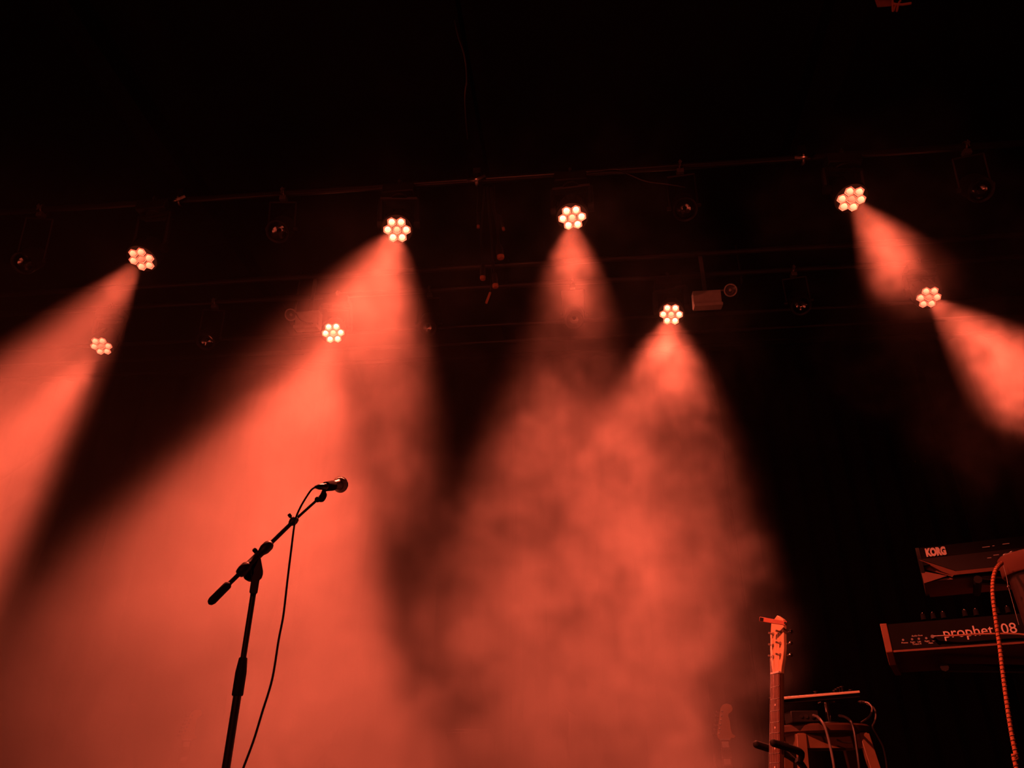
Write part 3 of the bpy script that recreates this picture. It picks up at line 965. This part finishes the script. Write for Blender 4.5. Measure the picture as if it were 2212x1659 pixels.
# ---------------------------------------------------------------- keyboards
KA = V((0.927, -0.374, 0)).normalized()
KN = V((-0.374, -0.927, 0)).normalized()      # rear panel faces the audience
KZ = V((0, 0, 1))
kst = None


def kframe(o):
    return lambda a, n, z: o + KA * a + KN * n + KZ * z


def lettering(txt, size, bold, P, a, n, z, root, m=PRINT, sx=1.0, name='lettering'):
    vs, fs = text_mesh(txt, size, bold)
    mb = MB()
    mb.add([P(a + v.x * sx, n + v.z, z + v.y) for v in vs], fs)
    return mb.build(name, m, root)


K1o = at(1977, 1184, 2.75)
kp = kframe(K1o)
kb = thing('upper_keyboard', kp(0, 0, -0.1), 'upper black synthesizer keyboard with bold white rear logo', 'keyboard')
LK = 1.05
MB().prism([kp(0, 0, 0), kp(0, 0, -0.040), kp(0, -0.03, -0.105), kp(0, -0.31, -0.105), kp(0, -0.31, -0.05), kp(0, -0.10, 0.012)], KA * 0.012).build('end_panel', BLACK, kb, bevel=0.001)
MB().prism([kp(0.012, -0.002, -0.001), kp(0.012, -0.002, -0.062), kp(0.012, -0.26, -0.085), kp(0.012, -0.30, -0.05), kp(0.012, -0.10, 0.010)], KA * LK).build('case', BLACKM, kb)
GLOSSB = mat('satin_black', (0.012, 0.011, 0.011), 0.6, spec=0.2)
MB().prism([kp(0.006, 0.0, -0.040), kp(0.105, 0.0, -0.092), kp(LK, 0.0, -0.092), kp(LK, 0.0, -0.040)], KN * -0.006).build('rear_skirt', GLOSSB, kb)
RB = mat('dark_red_brown', (0.13, 0.055, 0.035), 0.5)
MB().prism([kp(0.004, 0.001, -0.041), kp(0.103, 0.001, -0.093), kp(LK, 0.001, -0.093), kp(LK, 0.001, -0.103), kp(0.095, 0.001, -0.105), kp(0.09, -0.03, -0.105), kp(0.0, -0.03, -0.062)], KN * -0.01).build('skirt_trim', RB, kb)
MB().prism([kp(0.012, -0.03, -0.106), kp(LK, -0.03, -0.106), kp(LK, -0.30, -0.106), kp(0.012, -0.30, -0.106)], KZ * -0.006).build('bottom_plate', RB, kb)
MB().prism([kp(0.0, -0.02, -0.118), kp(0.075, -0.02, -0.101), kp(0.0, -0.02, -0.075)], KN * -0.2).build('foot_wedge', RB, kb)
lettering('KORG', 0.036, 0.0024, kp, 0.028, 0.0006, -0.0325, kb, sx=0.62)
for (a0, z0, wdt) in ((0.20, -0.025, 0.022), (0.23, -0.024, 0.006), (0.26, -0.022, 0.02), (0.225, -0.055, 0.016), (0.205, -0.062, 0.012)):
    MB().prism([kp(a0, 0.0, z0), kp(a0 + wdt, 0.0, z0), kp(a0 + wdt, 0.0, z0 + 0.0022), kp(a0, 0.0, z0 + 0.0022)], KN * 0.0008).build('socket_label', GREYP, kb)
MB().prism([kp(0.03, -0.31, -0.045), kp(LK - 0.03, -0.31, -0.045), kp(LK - 0.03, -0.19, -0.03), kp(0.03, -0.19, -0.03)], KZ * 0.014).build('key_bed', PEARL, kb)

K2o = at(1901, 1350, 2.75)
kq = kframe(K2o)
k2 = thing('lower_keyboard', kq(0, 0, -0.12), 'lower black synthesizer keyboard with wooden end cheek and outlined rear lettering', 'keyboard')
L2 = 0.9
for a0 in (0.0, L2 + 0.02):
    MB().prism([kq(a0, 0.004, 0.003), kq(a0, 0.004, -0.088), kq(a0, -0.035, -0.125), kq(a0, -0.32, -0.125), kq(a0, -0.33, -0.06), kq(a0, -0.13, 0.02)], KA * 0.021).build('end_cheek', CHEEK, k2, bevel=0.002)
MB().prism([kq(0.021, 0, 0), kq(0.021, 0, -0.082), kq(0.021, -0.02, -0.088), kq(0.021, -0.30, -0.11), kq(0.021, -0.31, -0.055), kq(0.021, -0.13, 0.016)], KA * L2).build('case', BLACKM, k2)
MB().prism([kq(0.021, 0.0, -0.083), kq(L2, 0.0, -0.083), kq(L2, -0.30, -0.112), kq(0.021, -0.30, -0.112)], KZ * -0.006).build('bottom_plate', RB, k2)
lettering("prophet", 0.044, 0.0002, kq, 0.178, 0.0006, -0.056, k2)
lettering("'08", 0.044, 0.0002, kq, 0.334, 0.0006, -0.056, k2)
for (tx, a0, z0) in (('Audio Outs', 0.087, -0.045), ('Phones', 0.052, -0.064), ('Right', 0.079, -0.064), ('Left', 0.100, -0.064), ('Output B', 0.084, -0.0705), ('Right', 0.121, -0.064), ('Left', 0.143, -0.064), ('Main', 0.131, -0.0705)):
    lettering(tx, 0.0068, 0.0, kq, a0, 0.0006, z0, k2)
for k, a0 in enumerate((0.135, 0.165, 0.195, 0.258, 0.29, 0.35, 0.38, 0.44, 0.47)):
    q = MB().lathe(kq(a0, -0.035, 0.010), (KZ * 0.98 - KN * 0.15), [(0, 0.009), (0.012, 0.008), (0.020, 0.0072), (0.021, 0.006)], 14)
    q.build('knob', BLACKM, k2)
    MB().lathe(kq(a0, -0.033, 0.030), (KZ * 0.98 - KN * 0.15), [(0, 0.0035), (0.003, 0.003)], 10).build('knob_glint', CHROME, k2)  # bright disc added to stand for the glint on each knob top
for a0 in (0.053, 0.080, 0.100, 0.122):
    MB().lathe(kq(a0 + 0.006, 0.0, -0.053), KN, [(0, 0.0035), (0.002, 0.0035), (0.002, 0.002)], 12).build('socket', GREYP, k2)
MB().prism([kq(0.03, -0.31, -0.06), kq(L2, -0.31, -0.06), kq(L2, -0.20, -0.045), kq(0.03, -0.20, -0.045)], KZ * 0.014).build('key_bed', PEARL, k2)

pc = thing('patch_cable', kq(0.147, 0.02, -0.052), 'patch cable plugged into the rear of the lower keyboard', 'cable')
MB().cyl(kq(0.147, 0.0, -0.052), kq(0.147, 0.022, -0.052), 0.0055, n=12).cyl(kq(0.147, 0.018, -0.052), kq(0.180, 0.022, -0.053), 0.0042, n=10).build('plug', STEEL, pc)
MB().tube([kq(0.180, 0.022, -0.053), kq(0.22, 0.024, -0.055), kq(0.29, 0.022, -0.056), kq(0.40, 0.015, -0.066), kq(0.46, 0.02, -0.10), kq(0.48, 0.03, -0.3)], 0.003, 8).build('cord', mat('copper_cable', (0.30, 0.16, 0.11), 0.35), pc)

ks = thing('keyboard_stand', V((kq(0.62, -0.42, 0).x, kq(0.62, -0.42, 0).y, 0)), 'black column stand carrying the two synthesizer keyboards', 'stand')
cp_ = kq(0.62, -0.42, 0)
MB().box((cp_.x, cp_.y, (K1o.z - 0.15) / 2), (0.09, 0.07, K1o.z - 0.15), Matrix.Rotation(math.atan2(KA.y, KA.x), 3, 'Z')).build('column', BLACK, ks, bevel=0.006)
for (kf, zz) in ((kp, -0.130), (kq, -0.138)):
    base_a = 0.62 if kf is kq else 0.62 - (K1o - K2o).dot(KA)
    n0 = -0.16 if kf is kq else -0.16 - (K1o - K2o).dot(KN)
    for a1 in (0.16, 0.9):
        MB().tube([kf(base_a, n0 - 0.26, zz - 0.03), kf(base_a * 0.6 + a1 * 0.4, n0 - 0.06, zz - 0.006), kf(a1, n0 + 0.09, zz)], 0.013, 8).build('arm', BLACK, ks)
        MB().tube([kf(a1, n0 + 0.11, zz), kf(a1, n0 - 0.11, zz)], 0.013, 8).build('arm_pad', RUBBER, ks)
for s in (-1, 1):
    for q_ in (-1, 1):
        MB().tube([cp_ * 1.0 - V((0, 0, cp_.z - 0.05)), kq(0.62 + 0.34 * s, -0.42 + 0.28 * q_, 0) - V((0, 0, K2o.z - 0.012))], 0.014, 8).build('leg', BLACK, ks)

# round shell at the right edge, braided cable
sh0 = at(2163, 1205, 2.2)
rr = 0.115
sc0 = V((sh0.x + rr, 2.2, 0))
zt_, zb_ = at(2190, 1184, 2.12).z, at(2190, 1226, 2.12).z
sh = thing('round_shell_drum', (sc0.x, sc0.y, 0), 'dark brown round shell drum at the right edge before the keyboards', 'drum')
MB().lathe((sc0.x, sc0.y, zb_), (0, 0, 1), [(-0.002, rr - 0.012), (0.0, rr - 0.003), (0.004, rr), (zt_ - zb_ - 0.003, rr), (zt_ - zb_, rr - 0.003)], 48).build('hoop', SHELL, sh)
MB().lathe((sc0.x, sc0.y, zb_ - 0.42), (0, 0, 1), [(0, rr - 0.03), (0.2, rr - 0.02), (0.42, rr - 0.014)], 40).build('shell', mat('dark_shell', (0.03, 0.014, 0.011), 0.4), sh)
MB().ring((sc0.x, sc0.y, zt_), (0, 0, 1), rr - 0.003, 0.0025, 48, 6).build('rim', CHROME, sh)
for k in range(3):
    g = 2 * math.pi * k / 3 + 0.9
    MB().tube([(sc0.x + 0.07 * math.cos(g), sc0.y + 0.07 * math.sin(g), zb_ - 0.40), (sc0.x + 0.22 * math.cos(g), sc0.y + 0.22 * math.sin(g), 0.012)], 0.011, 8).build('leg', BLACK, sh)
bc = [(2164, 1216, 2.16), (2157, 1222, 2.14), (2150, 1233, 2.12), (2145, 1255, 2.11), (2145, 1290, 2.10), (2152, 1345, 2.10), (2160, 1400, 2.10), (2167, 1460, 2.10), (2178, 1540, 2.10), (2188, 1600, 2.10), (2196, 1640, 2.10), (2197, 1665, 2.10)]
bpts = [at(*p) for p in bc]
bpts += [V((bpts[-1].x, 2.1, 0.3)), V((bpts[-1].x + 0.02, 2.08, 0.06)), V((bpts[-1].x + 0.15, 2.05, 0.007))]
bo_ = thing('braided_cable', bpts[-1], 'orange-brown braided cable hanging down at the right edge', 'cable')
MB().tube(bpts, 0.0048, 10).build('sleeve', BRAID, bo_)
# braid strands wound round the sleeve
sp = smooth_path(bpts, 10)
st_ = MB()
acc = 0.0
hel = []
x_ = frame(sp[1] - sp[0])[0]
for i in range(len(sp) - 1):
    a, b = sp[i], sp[i + 1]
    t_ = (b - a).normalized()
    x_ = (x_ - t_ * x_.dot(t_)).normalized()
    y_ = t_.cross(x_)
    n_ = max(1, int((b - a).length / 0.0012))
    for k in range(n_):
        p = a.lerp(b, k / n_)
        g = (acc + (b - a).length * k / n_) / 0.010 * 2 * math.pi
        hel.append(p + (x_ * math.cos(g) + y_ * math.sin(g)) * 0.0051)
    acc += (b - a).length
st_.tube(hel, 0.0013, 4, 1)
st_.build('braid_strand', mat('braid_dark', (0.12, 0.045, 0.02), 0.8), bo_)
wp = thing('thin_wire', at(2167, 1219, 2.18), 'thin straight wire hanging under the round shell at the right edge', 'wire')
MB().tube([at(2167, 1219, 2.18), at(2175, 1250, 2.18), at(2178, 1267, 2.18), at(2190, 1310, 2.18), at(2201, 1350, 2.18)], 0.0008, 6).build('wire', GREYP, wp)
MB().sphere(at(2178, 1267, 2.175), 0.0032, 8).build('bead', CHROME, wp)

# ---------------------------------------------------------------- drum kit and stands in the haze
YD = 4.3
tc_ = at(1018, 1612, YD)
tr_ = 0.125
ztop, zbot = at(1018, 1572, YD - 0.1).z, at(1018, 1652, YD - 0.1).z
tm = thing('tom_drum', (tc_.x, YD, 0), 'tom drum with metal hoops on legs, dim in the haze', 'drum')
MB().lathe((tc_.x, YD, zbot + 0.01), (0, 0, 1), [(0, tr_), (ztop - zbot - 0.02, tr_)], 40).build('shell', mat('tom_shell', (0.35, 0.22, 0.12), 0.3), tm)
for z in (ztop - 0.012, zbot + 0.012):
    MB().ring((tc_.x, YD, z), (0, 0, 1), tr_ + 0.006, 0.006, 40, 8).build('hoop', CHROME, tm)
    MB().ring((tc_.x, YD, z - 0.012), (0, 0, 1), tr_ + 0.005, 0.004, 40, 8).build('hoop', CHROME, tm)
for k in range(6):
    g = 2 * math.pi * k / 6 - 0.5
    e = V((math.cos(g), math.sin(g), 0))
    p = V((tc_.x, YD, (ztop + zbot) / 2)) + e * (tr_ + 0.006)
    MB().cyl(p + V((0, 0, -0.03)), p + V((0, 0, 0.03)), 0.007, n=8).cyl(p + e * 0.004 + V((0, 0, -0.08)), p + e * 0.004 + V((0, 0, 0.085)), 0.003, n=6).build('lug', CHROME, tm)
for k in range(3):
    g = 2 * math.pi * k / 3 + 0.3
    e = V((math.cos(g), math.sin(g), 0)) * (tr_ + 0.02)
    MB().tube([V((tc_.x, YD, zbot + 0.14)) + e, V((tc_.x, YD, 0.1)) + e, V((tc_.x, YD, 0.01)) + e * 1.3], 0.006, 8).build('leg', CHROME, tm)

cyx = at(1229, 1532, 4.6)
cs = thing('cymbal_stand', (cyx.x, 4.6, 0), 'tilted cymbal on a thin stand, dim in the smoke right of the tom', 'cymbal')
cn = (C_R * 0.62 + C_U * 0.76 + C_F * 0.12).normalized()
MB().lathe(cyx, cn, [(-0.002, 0.055), (0.0, 0.055), (0.006, 0.02), (0.012, 0.015), (0.014, 0.002)], 32).build('cymbal', BRASS, cs)
MB().cyl((cyx.x, 4.6, 0.45), cyx - cn * 0.002, 0.006, n=10).cyl((cyx.x, 4.6, 0.02), (cyx.x, 4.6, 0.5), 0.009, n=10).build('pole', CHROME, cs)
for k in range(3):
    g = 2 * math.pi * k / 3
    MB().tube([(cyx.x, 4.6, 0.35), (cyx.x + 0.25 * math.cos(g), 4.6 + 0.25 * math.sin(g), 0.01)], 0.007, 8).build('leg', CHROME, cs)


def haze_stand(px, py, Y, label, tip=None, knob=None):
    p = at(px, py, Y)
    t = thing('boom_stand' if tip else 'straight_stand', (p.x, Y, 0), label, 'stand', 'stands standing in the haze')
    MB().cyl((p.x, Y, 0.02), (p.x, Y, p.z), 0.008, n=10).build('pole', STEEL, t)
    MB().lathe((p.x, Y, 0), (0, 0, 1), [(0, 0.12), (0.012, 0.12), (0.02, 0.03), (0.04, 0.012)], 24).build('base', BLACK, t)
    if tip:
        a, b = at(tip[0], tip[1], Y), at(tip[2], tip[3], Y)
        MB().cyl(a, b, 0.006, n=10).build('boom', STEEL, t)
        MB().sphere((p.x, Y, p.z), 0.018, 12).build('joint', BLACK, t)
    if knob:
        MB().sphere((p.x, Y, p.z), 0.014, 10).cyl((p.x - 0.025, Y, p.z), (p.x + 0.025, Y, p.z + 0.012), 0.005, n=8).build('wing_nut', CHROME, t)
    return t


haze_stand(708, 1605, 4.0, 'boom microphone stand, dim in the haze between the front stand and the tom', (757, 1536, 672, 1659))
haze_stand(632, 1548, 4.4, 'thin straight stand, dim in the haze right of the microphone cable', None, True)
haze_stand(1155, 1612, 4.2, 'thin rod stand dim in the haze right of the tom drum', None, False)
haze_stand(1185, 1640, 3.8, 'short stand with a bright wing nut in the haze right of the tom', None, True)
haze_stand(378, 1600, 4.9, 'slanting thin boom stand beside the faint guitar at lower left', (395, 1543, 360, 1659))

# ---------------------------------------------------------------- stage smoke
HZ_MIN, HZ_MAX = V((-5.6, 1.9, 0.05)), V((3.9, 6.4, 4.3))
VOX = 0.045


class GN:
    """tiny expression builder for a field in a geometry node tree"""

    def __init__(self, ng):
        self.N, self.L = ng.nodes, ng.links

    def link(self, v, sock):
        if hasattr(v, 'links') or hasattr(v, 'is_output'):
            self.L.new(v, sock)
        else:
            sock.default_value = v

    def m(self, op, *a):
        n = self.N.new('ShaderNodeMath')
        n.operation = op
        for i, v in enumerate(a):
            self.link(v, n.inputs[i])
        return n.outputs[0]

    def vm(self, op, *a):
        n = self.N.new('ShaderNodeVectorMath')
        n.operation = op
        for i, v in enumerate(a):
            s = n.inputs[3] if (op == 'SCALE' and i == 1) else n.inputs[i]
            self.link(tuple(v) if isinstance(v, Vector) else v, s)
        return n.outputs['Value'] if op in ('LENGTH', 'DOT_PRODUCT') else n.outputs['Vector']

    def noise(self, vec, scale, detail, rough=0.55, color=False, dist=0.0):
        n = self.N.new('ShaderNodeTexNoise')
        n.inputs['Scale'].default_value = scale
        n.inputs['Detail'].default_value = detail
        n.inputs['Roughness'].default_value = rough
        n.inputs['Distortion'].default_value = dist
        self.L.new(vec, n.inputs['Vector'])
        return n.outputs['Color' if color else 'Fac']

    def rng(self, v, a, b, c, d, smooth=True):
        n = self.N.new('ShaderNodeMapRange')
        n.interpolation_type = 'SMOOTHSTEP' if smooth else 'LINEAR'
        self.link(v, n.inputs[0])
        for i, q in enumerate((a, b, c, d)):
            n.inputs[1 + i].default_value = q
        return n.outputs[0]


ng = bpy.data.node_groups.new('stage_smoke', 'GeometryNodeTree')
ng.interface.new_socket('Geometry', in_out='INPUT', socket_type='NodeSocketGeometry')
ng.interface.new_socket('Geometry', in_out='OUTPUT', socket_type='NodeSocketGeometry')
G = GN(ng)
out = ng.nodes.new('NodeGroupOutput')
pos = ng.nodes.new('GeometryNodeInputPosition').outputs[0]
big = G.vm('SUBTRACT', G.noise(pos, 0.9, 2, color=True), (0.5, 0.5, 0.5))
small = G.vm('SUBTRACT', G.noise(pos, 2.7, 3, color=True), (0.5, 0.5, 0.5))
q = G.vm('ADD', pos, G.vm('ADD', G.vm('SCALE', big, 0.9), G.vm('SCALE', small, 0.62)))
BL = []   # centre, radii, density, softness (inner radius share)


def along(i, t):
    return LAMP_POS[i] + LAMP_DIR[i] * t


BL += [(V((-3.6, 4.2, 2.4)), (2.9, 2.6, 3.0), 0.17, 0.6),        # left half
       (V((-1.85, 3.6, 0.7)), (1.6, 2.4, 1.75), 0.34, 0.45),       # behind the microphone
       (V((-0.55, 3.0, 0.45)), (1.2, 1.5, 0.95), 0.75, 0.45),       # low in the middle
       (along(1, 0.8), (0.9, 0.9, 1.1), 0.34, 0.5),
       (V((-1.0, 3.1, 2.3)), (0.7, 0.9, 1.25), 0.17, 0.55),
       (along(2, 0.22), (0.95, 0.95, 0.85), 0.48, 0.78),         # under the middle front light, torn off below
       (V((0.05, 3.8, 1.05)), (1.0, 1.4, 1.6), 0.32, 0.66),      # centre cloud
       (along(6, 0.35), (0.95, 1.0, 0.9), 0.52, 0.6),            # under the right back light
       (along(6, 1.5) + V((-0.15, 0, 0)), (0.7, 1.0, 1.0), 0.17, 0.6),
       (along(3, 0.2), (0.85, 0.85, 0.85), 0.48, 0.82),          # short smoky beam at right
       (along(7, 0.5), (1.05, 1.05, 1.05), 0.50, 0.78)]
sx0 = ng.nodes.new('ShaderNodeSeparateXYZ')
ng.links.new(pos, sx0.inputs[0])
tot = G.rng(sx0.outputs[0], 0.0, 1.2, 0.06, 0.010)          # thin haze everywhere, thinnest at the right
for c, r, a, s in BL:
    d = G.vm('LENGTH', G.vm('DIVIDE', G.vm('SUBTRACT', q, c), V(r)))
    tot = G.m('ADD', tot, G.rng(d, s, 1.0, a, 0.0))
fb = G.noise(q, 1.7, 6, 0.6, dist=0.9)
curl = G.m('ABSOLUTE', G.m('SUBTRACT', G.noise(q, 2.3, 4, 0.55, dist=1.2), 0.5))
curl = G.rng(curl, 0.0, 0.085, 1.9, 0.55)                       # thin folded sheets of smoke
fine = G.m('MULTIPLY', curl, G.m('POWER', G.rng(fb, 0.32, 0.70, 0.02, 1.75, False), 2.0))
sep = ng.nodes.new('ShaderNodeSeparateXYZ')
ng.links.new(pos, sep.inputs[0])
wisp = G.rng(sep.outputs[0], -1.7, -0.3, 0.3, 1.0)          # the left half is evenly mixed, the right half still curls
fine = G.m('ADD', 0.95, G.m('MULTIPLY', wisp, G.m('SUBTRACT', fine, 0.95)))
dens = G.m('MULTIPLY', tot, fine)
for c, r in ((along(2, 1.28), (0.62, 0.7, 0.33)), (along(3, 1.5), (0.6, 0.7, 0.42)), (along(7, 2.1), (0.8, 0.8, 0.7))):   # pockets of clear air where the smoke has torn
    d = G.vm('LENGTH', G.vm('DIVIDE', G.vm('SUBTRACT', q, c), V(r)))
    dens = G.m('MULTIPLY', dens, G.rng(d, 0.6, 1.0, 0.12, 1.0))
dens = G.m('MULTIPLY', dens, G.m('POWER', G.rng(sep.outputs[2], 0.4, 4.0, 2.2, 0.52, False), 2.0))
sq = ng.nodes.new('ShaderNodeSeparateXYZ')
ng.links.new(q, sq.inputs[0])
near = G.m('SUBTRACT', sep.outputs[1], G.m('MULTIPLY', G.rng(sq.outputs[0], -0.1, 1.2, 0.0, 1.4), G.rng(sep.outputs[2], 1.7, 2.6, 1.0, 0.0)))     # clear air round the stool and the keyboards
dens = G.m('MULTIPLY', dens, G.rng(near, 2.2, 2.7, 0.01, 1.0))
dens = G.m('MULTIPLY', dens, G.rng(sep.outputs[2], 4.02, 4.28, 1.0, 0.0))
dens = G.m('MULTIPLY', dens, G.rng(sep.outputs[0], -5.6, -5.0, 0.0, 1.0))
vc = ng.nodes.new('GeometryNodeVolumeCube')
G.link(dens, vc.inputs['Density'])
vc.inputs['Min'].default_value = HZ_MIN
vc.inputs['Max'].default_value = HZ_MAX
for a, e in zip('XYZ', HZ_MAX - HZ_MIN):
    vc.inputs['Resolution ' + a].default_value = int(e / VOX)
hm = bpy.data.materials.new('stage_smoke')
hm.use_nodes = True
hm.cycles.volume_sampling = 'EQUIANGULAR'
hm.node_tree.nodes.clear()
ho = hm.node_tree.nodes.new('ShaderNodeOutputMaterial')
pv = hm.node_tree.nodes.new('ShaderNodeVolumeScatter')
pv.inputs['Color'].default_value = (0.95, 0.95, 0.95, 1)
pv.inputs['Anisotropy'].default_value = 0.15
at_ = hm.node_tree.nodes.new('ShaderNodeAttribute')
at_.attribute_name = 'density'
mul = hm.node_tree.nodes.new('ShaderNodeMath')
mul.operation = 'MULTIPLY'
mul.inputs[1].default_value = 0.55
hm.node_tree.links.new(at_.outputs['Fac'], mul.inputs[0])
hm.node_tree.links.new(mul.outputs[0], pv.inputs['Density'])
hm.node_tree.links.new(pv.outputs[0], ho.inputs['Volume'])
sm = ng.nodes.new('GeometryNodeSetMaterial')
sm.inputs['Material'].default_value = hm
ng.links.new(vc.outputs[0], sm.inputs[0])
ng.links.new(sm.outputs[0], out.inputs[0])
vd = bpy.data.volumes.new('stage_smoke')
vd.materials.append(hm)
hz = bpy.data.objects.new('stage_smoke', vd)
COL.objects.link(hz)
md = hz.modifiers.new('smoke', 'NODES')
md.node_group = ng
tag(hz, 'red-lit stage smoke drifting through the light beams', 'smoke', None, 'stuff')
